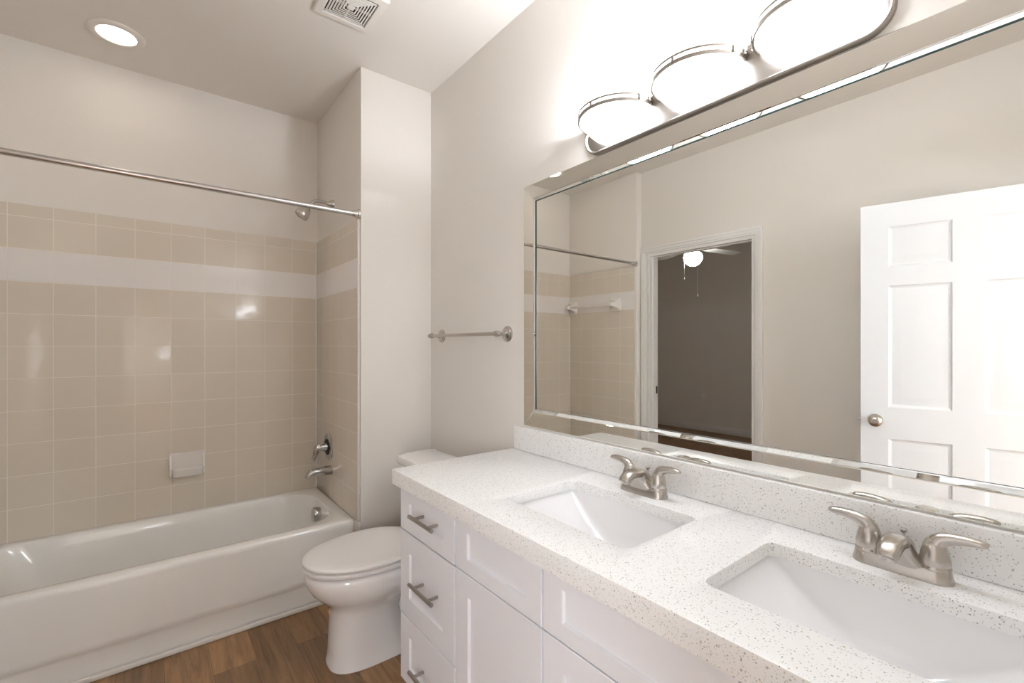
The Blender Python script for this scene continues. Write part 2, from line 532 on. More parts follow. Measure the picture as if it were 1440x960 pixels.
leaf.location = hinge; leaf.rotation_euler = (0, 0, math.atan2(d.y, d.x) - PI / 2)
for s in (1, -1):
    bm = BM()
    lathe(bm, [(0.031, 0), (0.032, 0.003), (0.029, 0.007), (0.014, 0.010), (0.011, 0.026), (0.013, 0.032), (0.023, 0.037), (0.028, 0.046), (0.0275, 0.056), (0.021, 0.063), (0.010, 0.0655), (0.009, 0.064), (0.0, 0.064)],
          (s * DT / 2, DW - 0.06, 0.915), (s, 0, 0))
    obj('door_knob', bm, NICKEL, leaf, local=True)
bm = BM(); box(bm, (-0.012, DW - 0.001, 0.885), (0.012, DW + 0.001, 0.945)); box(bm, (-0.007, DW, 0.905), (0.007, DW + 0.011, 0.925), 0.002)
obj('door_latch', bm, STEEL, leaf, local=True)

# ------------------------------------------------------------------ bathtub
AY = 2.414
X0, X1 = XE + 0.009, XP - 0.009
tub = thing('bathtub', (0.1, 2.76, 0), 'long white enamel alcove bathtub below beige tiles', 'bathtub')
bm = BM()
YB2 = YB - 0.009
def tl(dx, yf, dyb, r, z, n=10): return at_z(rrect(X0 + dx, X1 - dx, yf, YB2 - dyb, r, n), z)
L = [tl(0, AY + 0.010, 0, 0.004, 0.0), tl(0, AY + 0.010, 0, 0.004, 0.098), tl(0, AY + 0.006, 0, 0.004, 0.112), tl(0, AY + 0.001, 0, 0.004, 0.122), tl(0, AY, 0, 0.004, 0.14),
     tl(0, AY, 0, 0.004, 0.355), tl(0, AY + 0.001, 0, 0.004, 0.368), tl(0.001, AY + 0.005, 0.001, 0.005, 0.378), tl(0.003, AY + 0.012, 0.001, 0.006, 0.3835)]
def il(xa, xb, ya, yb, rl, rr_, z, n=10): return at_z(rrect(xa, xb, ya, yb, (rr_, rl, rl, rr_), n), z)
L += [il(-0.600, 0.795, AY + 0.060, YB2 - 0.036, 0.13, 0.20, 0.3845), il(-0.592, 0.789, AY + 0.066, YB2 - 0.042, 0.13, 0.20, 0.381),
      il(-0.585, 0.785, AY + 0.072, YB2 - 0.047, 0.13, 0.195, 0.370), il(-0.565, 0.778, AY + 0.080, YB2 - 0.054, 0.13, 0.19, 0.33),
      il(-0.50, 0.765, AY + 0.095, YB2 - 0.070, 0.13, 0.175, 0.22), il(-0.43, 0.752, AY + 0.110, YB2 - 0.085, 0.12, 0.16, 0.12),
      il(-0.40, 0.735, AY + 0.128, YB2 - 0.105, 0.11, 0.14, 0.085), il(-0.36, 0.69, AY + 0.16, YB2 - 0.14, 0.10, 0.12, 0.070),
      il(-0.20, 0.50, AY + 0.28, YB2 - 0.26, 0.05, 0.06, 0.067)]
loft(bm, L, True, True)
obj('tub_shell', bm, TUB, tub, smooth=50)
bm = BM()
lathe(bm, [(0.036, -0.022), (0.040, 0.0), (0.0395, 0.018), (0.036, 0.022), (0.0, 0.024)], (0.762, 2.80, 0.322), (-1, 0, 0.10))
ov = obj('overflow_cover', bm, CHROME, tub, smooth=40); ov['label'] = 'chrome overflow cover'
bm = BM()
lathe(bm, [(0.035, 0), (0.034, 0.004), (0.022, 0.005), (0.02, 0.012), (0, 0.013)], (0.62, 2.77, 0.068))
obj('tub_drain', bm, CHROME, tub)

# ------------------------------------------------------------------ shower fittings
rod = thing('shower_rod', (0.1, 2.368, 1.98), 'straight brushed metal shower curtain rod across the tub alcove', 'shower rod')
bm = BM(); sweep(bm, [(XE + 0.008, 2.368, 1.98), (XP - 0.012, 2.368, 1.98)], 0.0125, seg=20); obj('rod', bm, STEEL, rod)
for x, s in ((XP - 0.001, -1), (XE + 0.001, 1)):
    bm = BM()
    lathe(bm, [(0.026, 0), (0.027, 0.004), (0.025, 0.009), (0.018, 0.012), (0.017, 0.030), (0.0145, 0.034), (0.0128, 0.034)], (x, 2.368, 1.98), (s, 0, 0))
    obj('flange', bm, STEEL, rod)

sh = thing('wall_shower', (XP, 2.80, 2.135), 'small chrome shower head on a bent arm above the tub', 'shower')
bm = BM(); lathe(bm, [(0.030, 0), (0.030, 0.004), (0.024, 0.012), (0.013, 0.030), (0.011, 0.036)], (XP, 2.80, 2.135), (-1, 0, 0)); obj('flange', bm, STEEL, sh)
bm = BM(); sweep(bm, smooth_pts([(XP - 0.005, 2.80, 2.135), (0.79, 2.80, 2.140), (0.755, 2.80, 2.137), (0.735, 2.80, 2.12), (0.722, 2.80, 2.098)], 6), 0.0095, up=(0, 1, 0)); obj('shower_arm', bm, STEEL, sh)
bm = BM()
ax = Vector((-0.60, 0, -0.80))
lathe(bm, [(0.008, -0.012), (0.013, -0.008), (0.014, 0.004), (0.011, 0.010), (0.020, 0.020), (0.031, 0.040), (0.037, 0.060), (0.0385, 0.074), (0.036, 0.082), (0.033, 0.083), (0.031, 0.079), (0.0, 0.079)], (0.724, 2.80, 2.102), ax)
obj('spray_head', bm, STEEL, sh)

vv = thing('shower_valve', (XP - 0.008, 2.862, 0.69), 'chrome round shower valve with a lever handle above the tub spout', 'shower valve')
bm = BM(); lathe(bm, [(0.083, 0), (0.083, 0.003), (0.078, 0.008), (0.060, 0.011), (0.052, 0.010), (0.0, 0.010)], (XP - 0.008, 2.862, 0.69), (-1, 0, 0), 40); obj('escutcheon', bm, CHROME, vv)
bm = BM(); lathe(bm, [(0.047, 0.009), (0.047, 0.012), (0.040, 0.014), (0.038, 0.011), (0.0, 0.011)], (XP - 0.008, 2.862, 0.69), (-1, 0, 0), 40); obj('trim_ring', bm, DARK, vv)
bm = BM()
lathe(bm, [(0.026, 0.009), (0.025, 0.02), (0.020, 0.04), (0.019, 0.058), (0.015, 0.066), (0, 0.068)], (XP - 0.008, 2.862, 0.69), (-1, 0, 0))
sweep(bm, smooth_pts([(0.806, 2.862, 0.698), (0.788, 2.862, 0.696), (0.776, 2.862, 0.675), (0.768, 2.862, 0.645), (0.756, 2.862, 0.622)], 5),
      smooth_vals([(0.019, 0.017), (0.020, 0.016), (0.017, 0.012), (0.013, 0.008), (0.009, 0.005)], 5), up=(0, 1, 0))
obj('lever_handle', bm, CHROME, vv)

sp_ = thing('tub_spout', (XP - 0.008, 2.81, 0.555), 'chrome tub spout with a diverter knob over the bathtub', 'tub spout')
bm = BM()
sweep(bm, smooth_pts([(XP - 0.008, 2.81, 0.562), (0.80, 2.81, 0.563), (0.755, 2.81, 0.563), (0.730, 2.81, 0.558), (0.716, 2.81, 0.545), (0.711, 2.81, 0.533)], 5),
      smooth_vals([(0.028, 0.028), (0.0265, 0.026), (0.024, 0.022), (0.022, 0.019), (0.020, 0.015), (0.018, 0.012)], 5), up=(0, 0, 1), seg=20)
obj('spout_body', bm, CHROME, sp_)
bm = BM(); lathe(bm, [(0.005, 0), (0.0035, 0.008), (0.007, 0.013), (0.006, 0.018), (0, 0.019)], (0.734, 2.81, 0.578)); obj('diverter_knob', bm, CHROME, sp_)

# ------------------------------------------------------------------ ceramic fittings
bm = BM()
yb = YB - 0.0075
def dl(x0, x1, z0, z1, y, r): return [(x, y, z) for x, z in rrect(x0, x1, z0, z1, r, 5)]
cx, cz = 0.163, 0.642
loft(bm, [dl(cx - .080, cx + .080, cz - .056, cz + .068, yb, .006), dl(cx - .081, cx + .081, cz - .057, cz + .069, yb - .008, .006), dl(cx - .078, cx + .078, cz - .054, cz + .066, yb - .012, .006)], True, True)
# pocket tray: outside wall, rolled lip, inside cove back to the plate
tray = []
for f, dp, z in ((.88, .022, cz - .064), (.91, .036, cz - .061), (.945, .045, cz - .050), (.985, .051, cz - .022), (1.00, .0535, cz - .012), (.995, .052, cz - .008), (.96, .049, cz - .008), (.93, .044, cz - .013), (.90, .036, cz - .030), (.80, .018, cz - .040)):
    P_ = []
    for k in range(33):
        a = PI + PI * k / 32
        c_, s_ = math.cos(a), math.sin(a)
        P_.append((cx + .074 * f * math.copysign(abs(c_) ** 0.35, c_), yb - 0.006 - dp * abs(s_) ** 0.40, z))
    tray.append(P_)
loft(bm, tray, True, True)
# side wings falling from the plate to the tray lip
for s_ in (-1, 1):
    xa, xb = sorted((cx + s_ * .070, cx + s_ * .079))
    loft(bm, [[(xa, yb - .010, cz + .060), (xa, yb - .050, cz - .010), (xa, yb - .040, cz - .050), (xa, yb - .010, cz - .055)], [(xb, yb - .010, cz + .060), (xb, yb - .046, cz - .010), (xb, yb - .036, cz - .050), (xb, yb - .010, cz - .055)]])
sd = obj('soap_dish', bm, DISH, smooth=40)
tag(sd, 'white ceramic soap dish on the tiled wall above the tub', 'soap dish')

ct = thing('ceramic_towel_bar', (XE + 0.008, 2.83, 1.655), 'white ceramic towel bar on the tub end wall seen in the mirror', 'towel bar')
for y in (2.565, 3.075):
    bm = BM()
    def sq(h, x): return [(x, y + a, 1.655 + b_) for a, b_ in rrect(-h, h, -h, h, h * 0.3, 4)]
    xx = XE + 0.007
    loft(bm, [sq(.058, xx), sq(.058, xx + .008), sq(.052, xx + .013), sq(.034, xx + .022), sq(.024, xx + .040), sq(.020, xx + .062), sq(.019, xx + .078), sq(.013, xx + .084)])
    obj('bracket', bm, DISH, ct)
bm = BM(); sweep(bm, [(XE + 0.068, 2.57, 1.655), (XE + 0.068, 3.07, 1.655)], 0.0105, seg=16, power=4); obj('bar', bm, DISH, ct)

# ------------------------------------------------------------------ toilet
TY = 1.925
tt = thing('toilet', (0.80, TY, 0), 'white two piece toilet with closed lid between tub and vanity', 'toilet')
def egg(xf, xb, hw, z, p=2.2, fr=0.56, n=40):
    """egg outline, long nose towards -x"""
    xm = xf + (xb - xf) * fr; out = []
    for k in range(n):
        a = 2 * PI * k / n
        c_, s_ = math.cos(a), math.sin(a)
        ex = math.copysign(abs(c_) ** (2 / p), c_); ey = math.copysign(abs(s_) ** (2 / p), s_)
        out.append((xm + (xb - xm) * ex if ex > 0 else xm + (xm - xf) * ex, TY + hw * ey, z))
    return out


bm = BM()
# front column flowing into the bowl
loft(bm, [egg(.566, .93, .112, 0.0, 2.9), egg(.566, .93, .112, .012, 2.9), egg(.570, .92, .109, .020, 2.9), egg(.572, .90, .108, .06, 2.8), egg(.575, .87, .108, .13, 2.7),
          egg(.578, .86, .110, .19, 2.6), egg(.576, .87, .116, .225, 2.5), egg(.566, .90, .130, .255, 2.4), egg(.530, .94, .157, .285, 2.3), egg(.502, .965, .175, .315, 2.25),
          egg(.486, .98, .184, .345, 2.2), egg(.480, .985, .187, .372, 2.2), egg(.482, .985, .186, .390, 2.2), egg(.490, .98, .180, .398, 2.2), egg(.53, .95, .14, .399, 2.2)])
# rear foot, trapway and tank deck
loft(bm, [egg(.78, 1.10, .108, 0.0, 3.2, .5), egg(.78, 1.10, .108, .012, 3.2, .5), egg(.79, 1.09, .098, .022, 3.2, .5), egg(.80, 1.07, .080, .07, 3, .5), egg(.82, 1.06, .072, .16, 2.8, .5), egg(.80, 1.08, .088, .25, 2.6, .5), egg(.78, 1.12, .110, .30, 2.6, .5), egg(.76, 1.16, .130, .36, 3.4, .5), egg(.76, 1.16, .132, .40, 3.4, .5)])
sweep(bm, smooth_pts([(.80, TY, .30), (.87, TY, .24), (.90, TY, .17), (.955, TY, .115), (1.00, TY, .14), (1.02, TY, .22)], 5), (0.094, 0.058), up=(0, 1, 0), seg=20) if False else None
sweep(bm, smooth_pts([(.78, TY, .27), (.86, TY, .235), (.89, TY, .16), (.95, TY, .115), (1.01, TY, .16), (1.02, TY, .25)], 5), (0.052, 0.097), up=(0, 1, 0), seg=20)
obj('bowl', bm, PORC, tt, smooth=55)
bm = BM()
def slab(zs, ins, xf, xb, hw):
    return [egg(xf + i, xb - i * .6, hw - i, z, 2.15, .58) for z, i in zip(zs, ins)]
loft(bm, slab((.407, .409, .418, .4215), (.006, .002, .001, .005), .470, .965, .191)); obj('seat', bm, SEATM, tt, smooth=50)
bm = BM()
loft(bm, slab((.4265, .4285, .438, .4425, .4455, .447), (.006, .002, .000, .004, .014, .05), .472, .970, .190)); obj('seat_lid', bm, SEATM, tt, smooth=60)
for s in (-1, 1):
    bm = BM(); box(bm, (.955, TY + s * .075 - .022, .398), (.995, TY + s * .075 + .022, .434), .008, 3); obj('seat_hinge', bm, SEATM, tt)
bm = BM()
def tk(x0, x1, hw, z, r=.05): return at_z(rrect(x0, x1, TY - hw, TY + hw, (.02, r, r, .02), 8), z)
loft(bm, [tk(.985, 1.155, .195, .400), tk(.975, 1.160, .205, .42), tk(.965, 1.163, .220, .60), tk(.962, 1.165, .225, .722)]); obj('tank', bm, PORC, tt, smooth=50)
bm = BM()
loft(bm, [tk(.955, 1.170, .232, .723, .055), tk(.950, 1.172, .236, .730, .055), tk(.950, 1.172, .236, .752, .055), tk(.954, 1.170, .232, .759, .055), tk(.975, 1.155, .215, .762, .05)]); obj('tank_lid', bm, PORC, tt, smooth=50)
bm = BM()
lathe(bm, [(.012, 0), (.012, .006), (.007, .010), (.007, .016)], (.9635, TY - .155, .675), (-1, 0, 0))
sweep(bm, [(.948, TY - .155, .675), (.945, TY - .11, .668), (.945, TY - .075, .664)], [(.005, .007), (.005, .006), (.004, .008)]); obj('flush_lever', bm, CHROME, tt)
for s in (-1, 1):
    bm = BM(); lathe(bm, [(.016, 0), (.016, .006), (.011, .018), (0, .021)], (.86, TY + s * .085, .020)); obj('bolt_cap', bm, PORC, tt)

# ------------------------------------------------------------------ vanity cabinet
XF = 0.712           # face of drawers and doors
VY0, VY1 = YK + 0.002, 1.556
ZT = 0.800
vc = thing('vanity_cabinet', (1.0, 0.76, 0), 'long white shaker vanity cabinet below the speckled counter', 'cabinet')
bm = BM()
box(bm, (XF + 0.020, VY0, 0.10), (W - 0.001, VY1, 0.63))
for y0, y1 in ((1.13, VY1), (0.56, 0.58), (VY0, -0.01)): box(bm, (XF + 0.020, y0, 0.63), (W - 0.001, y1, ZT))
box(bm, (XF + 0.020, VY0, 0.63), (XF + 0.038, VY1, ZT)); box(bm, (W - 0.03, VY0, 0.63), (W - 0.001, VY1, ZT))
obj('carcass', bm, CAB, vc, smooth=0)
bm = BM(); box(bm, (XF + 0.085, VY0, 0.0), (W - 0.001, VY1 - 0.004, 0.10)); obj('toe_kick', bm, CAB, vc, smooth=0)


def shaker(bm, y0, y1, z0, z1, sy, sz0, sz1, t=0.0195, dep=0.008):
    x = XF
    def R(iy, iz0, iz1, xx): return [(xx, y0 + iy, z0 + iz0), (xx, y1 - iy, z0 + iz0), (xx, y1 - iy, z1 - iz1), (xx, y0 + iy, z1 - iz1)]
    loft(bm, [R(0, 0, 0, x + t), R(0, 0, 0, x + 0.0015), R(0.0015, .0015, .0015, x), R(sy, sz0, sz1, x), R(sy + .0025, sz0 + .0025, sz1 + .0025, x + dep)], True, True)


def pull(y, z, parent, ln=0.158, cc=0.096):
    bm = BM()
    sweep(bm, [(XF - 0.030, y - ln / 2, z), (XF - 0.030, y + ln / 2, z)], 0.0064, seg=16)
    for s in (-1, 1):
        sweep(bm, [(XF - 0.030, y + s * cc / 2, z), (XF + 0.010, y + s * cc / 2, z)], 0.0052, seg=12)
    return obj('bar_pull', bm, PULL, parent)


Y_D0 = 1.181
for (z0, z1, sz, pz) in ((0.646, 0.797, 0.050, 0.727), (0.346, 0.640, 0.068, 0.499), (0.108, 0.340, 0.060, 0.206)):
    bm = BM(); shaker(bm, Y_D0, 1.553, z0, z1, 0.068, sz, sz)
    dr = obj('drawer', bm, CAB, vc, smooth=20)
    pull(1.345, pz, dr)
for (y0, y1) in ((0.794, 1.174), (0.339, 0.788), (VY0 + 0.002, 0.334)):
    bm = BM(); shaker(bm, y0, y1, 0.647, 0.797, 0.062, 0.040, 0.034); obj('false_drawer', bm, CAB, vc, smooth=20)
    bm = BM(); shaker(bm, y0, y1, 0.108, 0.643, 0.066, 0.064, 0.062); obj('cabinet_door', bm, CAB, vc, smooth=20)

# ------------------------------------------------------------------ counter, backsplash, sinks
CX0, CX1, CY0, CY1, CZ0, CZ1 = 0.689, W - 0.001, YK + 0.001, 1.576, 0.801, 0.854
S1 = (0.819, 1.112, 0.635, 1.075)
S2 = (0.819, 1.112, 0.020, 0.460)
ct_ = thing('countertop', (1.0, 0.76, CZ0), 'white speckled quartz vanity counter with two sink cutouts', 'countertop')
bm = BM()


def quad(a): return bm.faces.new([bm.verts.new((x, y, CZ1)) for x, y in a])


def cell(y0, y1, S):
    if S is None:
        quad(((CX0, y0), (CX1, y0), (CX1, y1), (CX0, y1))); return
    hole = rrect(*S, 0.022, 6)
    n = 7; outer = []
    corners = [(CX1, y1), (CX0, y1), (CX0, y0), (CX1, y0)]
    for i in range(4): outer += [corners[i]] * n
    hv = [bm.verts.new((x, y, CZ1)) for x, y in hole]; ov_ = [bm.verts.new((x, y, CZ1)) for x, y in corners]
    N = len(hole)
    for i in range(N):
        j = (i + 1) % N
        a, c_ = ov_[i // n], ov_[j // n]
        if a is c_: bm.faces.new((hv[j], hv[i], a))
        else: bm.faces.new((hv[j], hv[i], a, c_))


for y0, y1, S in ((CY0, -0.01, None), (-0.01, 0.50, S2), (0.50, 0.60, None), (0.60, 1.11, S1), (1.11, CY1, None)): cell(y0, y1, S)
bmesh.ops.remove_doubles(bm, verts=bm.verts, dist=1e-6)
bmesh.ops.recalc_face_normals(bm, faces=bm.faces)
ex = bmesh.ops.extrude_face_region(bm, geom=list(bm.faces))
vs = [e for e in ex['geom'] if isinstance(e, bmesh.types.BMVert)]
bmesh.ops.translate(bm, verts=vs, vec=(0, 0, -0.030))
# the cutout is only as deep as the slab round the bowl
bmesh.ops.recalc_face_normals(bm, faces=bm.faces)
es = [e for e in bm.edges if len(e.link_faces) == 2 and e.calc_face_angle(0) > 1.2 and all(v.co.z > CZ1 - .001 for v in e.verts)]
bmesh.ops.bevel(bm, geom=es, offset=0.0028, segments=2, profile=0.5, affect='EDGES')
box(bm, (CX0, CY0, CZ0), (CX0 + .03, CY1, CZ1 - .030)); box(bm, (CX0 + .03, CY1 - .02, CZ0), (CX1, CY1, CZ1 - .030))
obj('counter_slab', bm, QUARTZ, ct_, smooth=40)

bm = BM(); box(bm, (W - 0.021, CY0, CZ1), (W - 0.001, 1.562, 0.954), 0.003, 2)
bs = obj('backsplash', bm, QUARTZ, smooth=40)
tag(bs, 'low speckled quartz backsplash strip under the mirror', 'backsplash')


def make_sink(S):
    x0, x1, y0, y1 = S
    cx, cy = (x0 + x1) / 2, (y0 + y1) / 2
    root = thing('sink', (cx, cy, CZ1 - .030), '', 'sink', 'rectangular undermount sinks in the vanity counter')
    hx, hy = (x1 - x0) / 2, (y1 - y0) / 2
    bm = BM()
    def R(dx0, dx1, dy, r, z): return at_z(rrect(-hx + dx0, hx - dx1, -hy + dy, hy - dy, r, 8), z)
    e = -0.006
    # outside shell up to the flange, then the inside of the bowl
    loft(bm, [R(.09, .045, .17, .03, -.152), R(.05, .01, .09, .04, -.12), R(.0, -.010, .01, .036, -.050), R(-.016, -.016, -.016, .034, -.012), R(-.016, -.016, -.016, .034, -.0005),
              R(e, e, e, .024, -.0005), R(e + .002, e + .002, e + .001, .024, -.005), R(.000, -.003, .004, .026, -.018), R(.006, .000, .022, .032, -.036), R(.018, .004, .052, .040, -.062),
              R(.036, .010, .092, .046, -.090), R(.062, .022, .132, .046, -.114), R(.090, .045, .168, .036, -.130), R(.112, .085, .192, .022, -.136), R(.130, .12, .205, .012, -.138)])
    obj('basin', bm, SINKM, root, local=True, smooth=60)
    bm = BM(); lathe(bm, [(.023, 0), (.022, .003), (.016, .004), (.014, .001), (.012, .006), (0, .008)], (.004, 0, -.1385)); dn = obj('sink_drain', bm, NICKEL, root, local=True)
    return root


sk = make_sink(S1)
sk['label'] = 'white rectangular undermount sink farther along the counter, nearer the toilet'
k2 = copy_tree(sk)
k2.location = ((S2[0] + S2[1]) / 2, (S2[2] + S2[3]) / 2, CZ1 - .030)
k2['label'] = 'white rectangular undermount sink in the nearest stretch of counter, cut off by the frame'

# ------------------------------------------------------------------ faucets (spout towards -x)
def make_faucet(loc, label):
    root = thing('faucet', loc, label, 'faucet', 'brushed nickel two handle faucets on the vanity counter')
    bm = BM()
    def st(hx, hy, z): return at_z(rrect(-hx, hx, -hy, hy, min(hx, hy) * 0.98, 10), z)
    loft(bm, [st(.0285, .079, 0.0), st(.0285, .079, .003), st(.026, .0765, .012), st(.0245, .075, .021), st(.022, .0725, .0245), st(.0, .05, .0246)])
    obj('base_plate', bm, NICKEL, root, local=True, smooth=40)
    bm = BM()
    # flared bridge body rising into the spout
    body = []
    for z, hx, hy, xo in ((.010, .0245, .052, 0), (.022, .0243, .047, -.001), (.030, .0235, .036, -.004), (.040, .0225, .0275, -.008), (.052, .0205, .0235, -.014), (.063, .0185, .021, -.020), (.073, .012, .0165, -.026), (.0765, .003, .006, -.028)):
        body.append(at_z([(x + xo, y) for x, y in rrect(-hx, hx, -hy, hy, min(hx, hy) * .9, 6)], z))
    loft(bm, body)
    sweep(bm, smooth_pts([(.012, 0, .036), (-.004, 0, .054), (-.026, 0, .064), (-.052, 0, .067), (-.076, 0, .0635), (-.091, 0, .056), (-.096, 0, .050)], 5),
          smooth_vals([(.022, .016), (.0215, .016), (.0205, .0145), (.0195, .0135), (.0185, .0125), (.017, .010), (.015, .007)], 5), up=(0, 0, 1), seg=22, power=2.4)
    obj('spout', bm, NICKEL, root, local=True, smooth=50)
    bm = BM(); lathe(bm, [(.0115, 0), (.0115, .012), (.010, .014)], (-.084, 0, .0435)); obj('aerator', bm, STEEL, root, local=True)
    for s in (-1, 1):
        bm = BM()
        lathe(bm, [(.0245, .0235), (.0245, .027), (.0228, .029), (.0228, .031), (.0235, .033), (.0228, .042), (.0205, .055), (.0175, .066), (.0130, .076), (.006, .081), (.0, .082)], (0, s * .0508, 0))
        sweep(bm, smooth_pts([(0, s * .0505, .054), (0, s * .0530, .068), (0, s * .060, .0785), (0, s * .076, .0845), (0, s * .097, .0875), (0, s * .116, .0875), (0, s * .123, .0870)], 5),
              smooth_vals([(.0165, .0165), (.0155, .0155), (.0135, .0135), (.0120, .0110), (.0112, .0088), (.0100, .0068), (.0055, .0036)], 5), up=(1, 0, 0.001), seg=18) if False else \
            sweep(bm, smooth_pts([(0, s * .0505, .054), (0, s * .0530, .068), (0, s * .060, .0785), (0, s * .076, .0845), (0, s * .097, .0875), (0, s * .116, .0875), (0, s * .123, .0870)], 5),
                  [(b_, a) for a, b_, _ in smooth_vals([(.0165, .0165), (.0155, .0155), (.0135, .0135), (.0120, .0110), (.0112, .0088), (.0100, .0068), (.0055, .0036)], 5)], up=(1, 0, 0), seg=18)
        obj('lever_handle', bm, NICKEL, root, local=True, smooth=50)
    bm = BM()
    sweep(bm, [(.022, 0, .020), (.022, 0, .068)], .0025, seg=10, up=(1, 0, 0))
    lathe(bm, [(.0025, 0), (.006, .004), (.0065, .008), (.004, .011), (0, .0115)], (.022, 0, .066))
    obj('lift_rod', bm, CHROME, root, local=True)
    return root


FX = 1.176
f1 = make_faucet((FX, 0.848, CZ1), 'brushed nickel faucet behind the sink nearer the toilet')
f2 = copy_tree(f1); f2.location = (FX, 0.240, CZ1)
f2['label'] = 'brushed nickel faucet behind the nearest sink, at the lower right'

# ------------------------------------------------------------------ mirror
MY0, MY1, MZ0, MZ1 = YK + 0.004, 1.514, 0.9585, 1.977
mr = thing('wall_mirror', (W, 0.74, MZ0), 'wide frameless wall mirror with a glass strip border above the counter', 'mirror')
FS, BV, SE = 0.064, 0.013, 0.0035
xb_, xs, xp_ = W - 0.0005, W - 0.005, W - 0.0062
bm = BM()
i = FS + BV + SE
def MR(d, x): return [(x, MY0 + d, MZ0 + d), (x, MY1 - d, MZ0 + d), (x, MY1 - d, MZ1 - d), (x, MY0 + d, MZ1 - d)]
loft(bm, [MR(FS + .0005, xb_), MR(FS + .0005, xs + .0015), MR(FS + BV, xp_ - .0006), MR(i, xp_)], True, True)
obj('mirror_pane', bm, MIRROR, mr, smooth=0)
bm = BM()  # glass arris seen as a thin dark line along top and far side
j0, j1 = FS + BV - .0003, i + .0003
xq = xp_ - 0.0011
box(bm, (xq, MY0 + j0, MZ1 - j1), (xq + .001, MY1 - j0, MZ1 - j0)); box(bm, (xq, MY1 - j1 - .004, MZ0 + j0), (xq + .001, MY1 - j0, MZ1 - j0))
obj('glass_arris', bm, GLASSEDGE, mr, smooth=0)
bm = BM(); box(bm, (xq, MY0 + j0, MZ0 + j1 - .0014), (xq + .001, MY1 - j1, MZ0 + j1)); obj('glass_arris', bm, GREYEDGE, mr, smooth=0)
# four mitred border strips
c4 = [(MY0, MZ0), (MY1, MZ0), (MY1, MZ1), (MY0, MZ1)]
d4 = [(MY0 + FS, MZ0 + FS), (MY1 - FS, MZ0 + FS), (MY1 - FS, MZ1 - FS), (MY0 + FS, MZ1 - FS)]
for q in range(4):
    r_ = (q + 1) % 4
    poly = [c4[q], c4[r_], d4[r_], d4[q]]
    cy_, cz_ = sum(p[0] for p in poly) / 4, sum(p[1] for p in poly) / 4
    def ins(dd):
        out = []
        for y, z in poly:
            out.append((y + math.copysign(dd, cy_ - y) if abs(cy_ - y) > dd else y, z + math.copysign(dd, cz_ - z) if abs(cz_ - z) > dd else z))
        return out
    bm = BM()
    loft(bm, [[(xb_, y, z) for y, z in ins(.0003)], [(xs + .0014, y, z) for y, z in ins(.0003)], [(xs, y, z) for y, z in ins(.0025)]], True, True)
    obj('border_strip', bm, MIRROR, mr, smooth=0)

# ------------------------------------------------------------------ vanity light bar
PX = W - 0.001
vl = thing('vanity_light', (W, 0.706, 2.03), 'brushed nickel three light vanity bar with frosted bowls above the mirror', 'wall light')
bm = BM()
def pl(h, x): return [(x, y, z) for y, z in rrect(0.262 + h, 1.150 - h, 1.980 + h, 2.100 - h, .058 - h, 10)]
loft(bm, [pl(0, PX), pl(0, PX - .016), pl(.002, PX - .0185), pl(.005, PX - .019), pl(.008, PX - .017), pl(.010, PX - .0125)], True, True)
obj('back_plate', bm, LAMPN, vl, smooth=40)
RB, RW = 0.140, 0.134
for yc in (1.000, 0.707, 0.413):
    def half(a_, b_, z, n=36, x0=PX - .012):
        return [(x0 - b_ * math.sin(PI * k / n), yc + a_ * math.cos(PI * k / n), z) for k in range(n + 1)]
    bm = BM()
    prof = []
    for k in range(12):
        t = k / 11
        prof.append((1.0 - 0.93 * t, 2.060 - 0.058 * t - 0.010 * math.sin(PI * t)))
    outer = [half((RW - .008) * (0.42 + 0.58 * f), (RB - .008) * f, z) for f, z in prof]
    inner = [half((RW - .014) * (0.42 + 0.58 * f), (RB - .014) * f, z + .005) for f, z in prof]
    loft(bm, outer[::-1] + inner, True, True, closed=False)
    obj('frosted_bowl', bm, BOWL, vl, smooth=60)
    for z, hh in ((2.064, .0055), (2.081, .0035)):
        bm = BM()
        o_, i_ = (RW, RB), (RW - .004, RB - .004)
        loft(bm, [half(*o_, z - hh), half(*o_, z + hh), half(*i_, z + hh), half(*i_, z - hh), half(*o_, z - hh)], False, False, closed=False)
        obj('trim_band', bm, LAMPN, vl, smooth=50)
    for a in (0.13, 0.5, 0.87):
        bm = BM()
        x_, y_ = PX - .012 - RB * math.sin(PI * a), yc + RW * math.cos(PI * a)
        lathe(bm, [(.0, 0), (.004, .001), (.0045, .009), (.004, .017), (0, .018)], (x_ + .001, y_, 2.064), seg=12)
        obj('band_post', bm, LAMPN, vl)
    for s in (-1, 1):
        bm = BM(); lathe(bm, [(.0, 0), (.006, .002), (.0085, .008), (.006, .014), (0, .016)], (PX - .024, yc + s * RW, 2.072), (-1, 0, 0), 14)
        sweep(bm, [(PX - .012, yc + s * RW, 2.072), (PX - .026, yc + s * RW, 2.072)], .005, seg=10)
        obj('band_finial', bm, LAMPN, vl)
    bm = BM()
    lathe(bm, [(.012, 0), (.018, .012), (.021, .024), (.018, .036), (.0, .042)], (PX - .050, yc, 2.010))
    obj('bulb', bm, BULB, vl)
    point('vanity_bulb_light', (PX - .060, yc, 2.073), BULB_W, (0.85, 0.91, 1.0), 0.010)

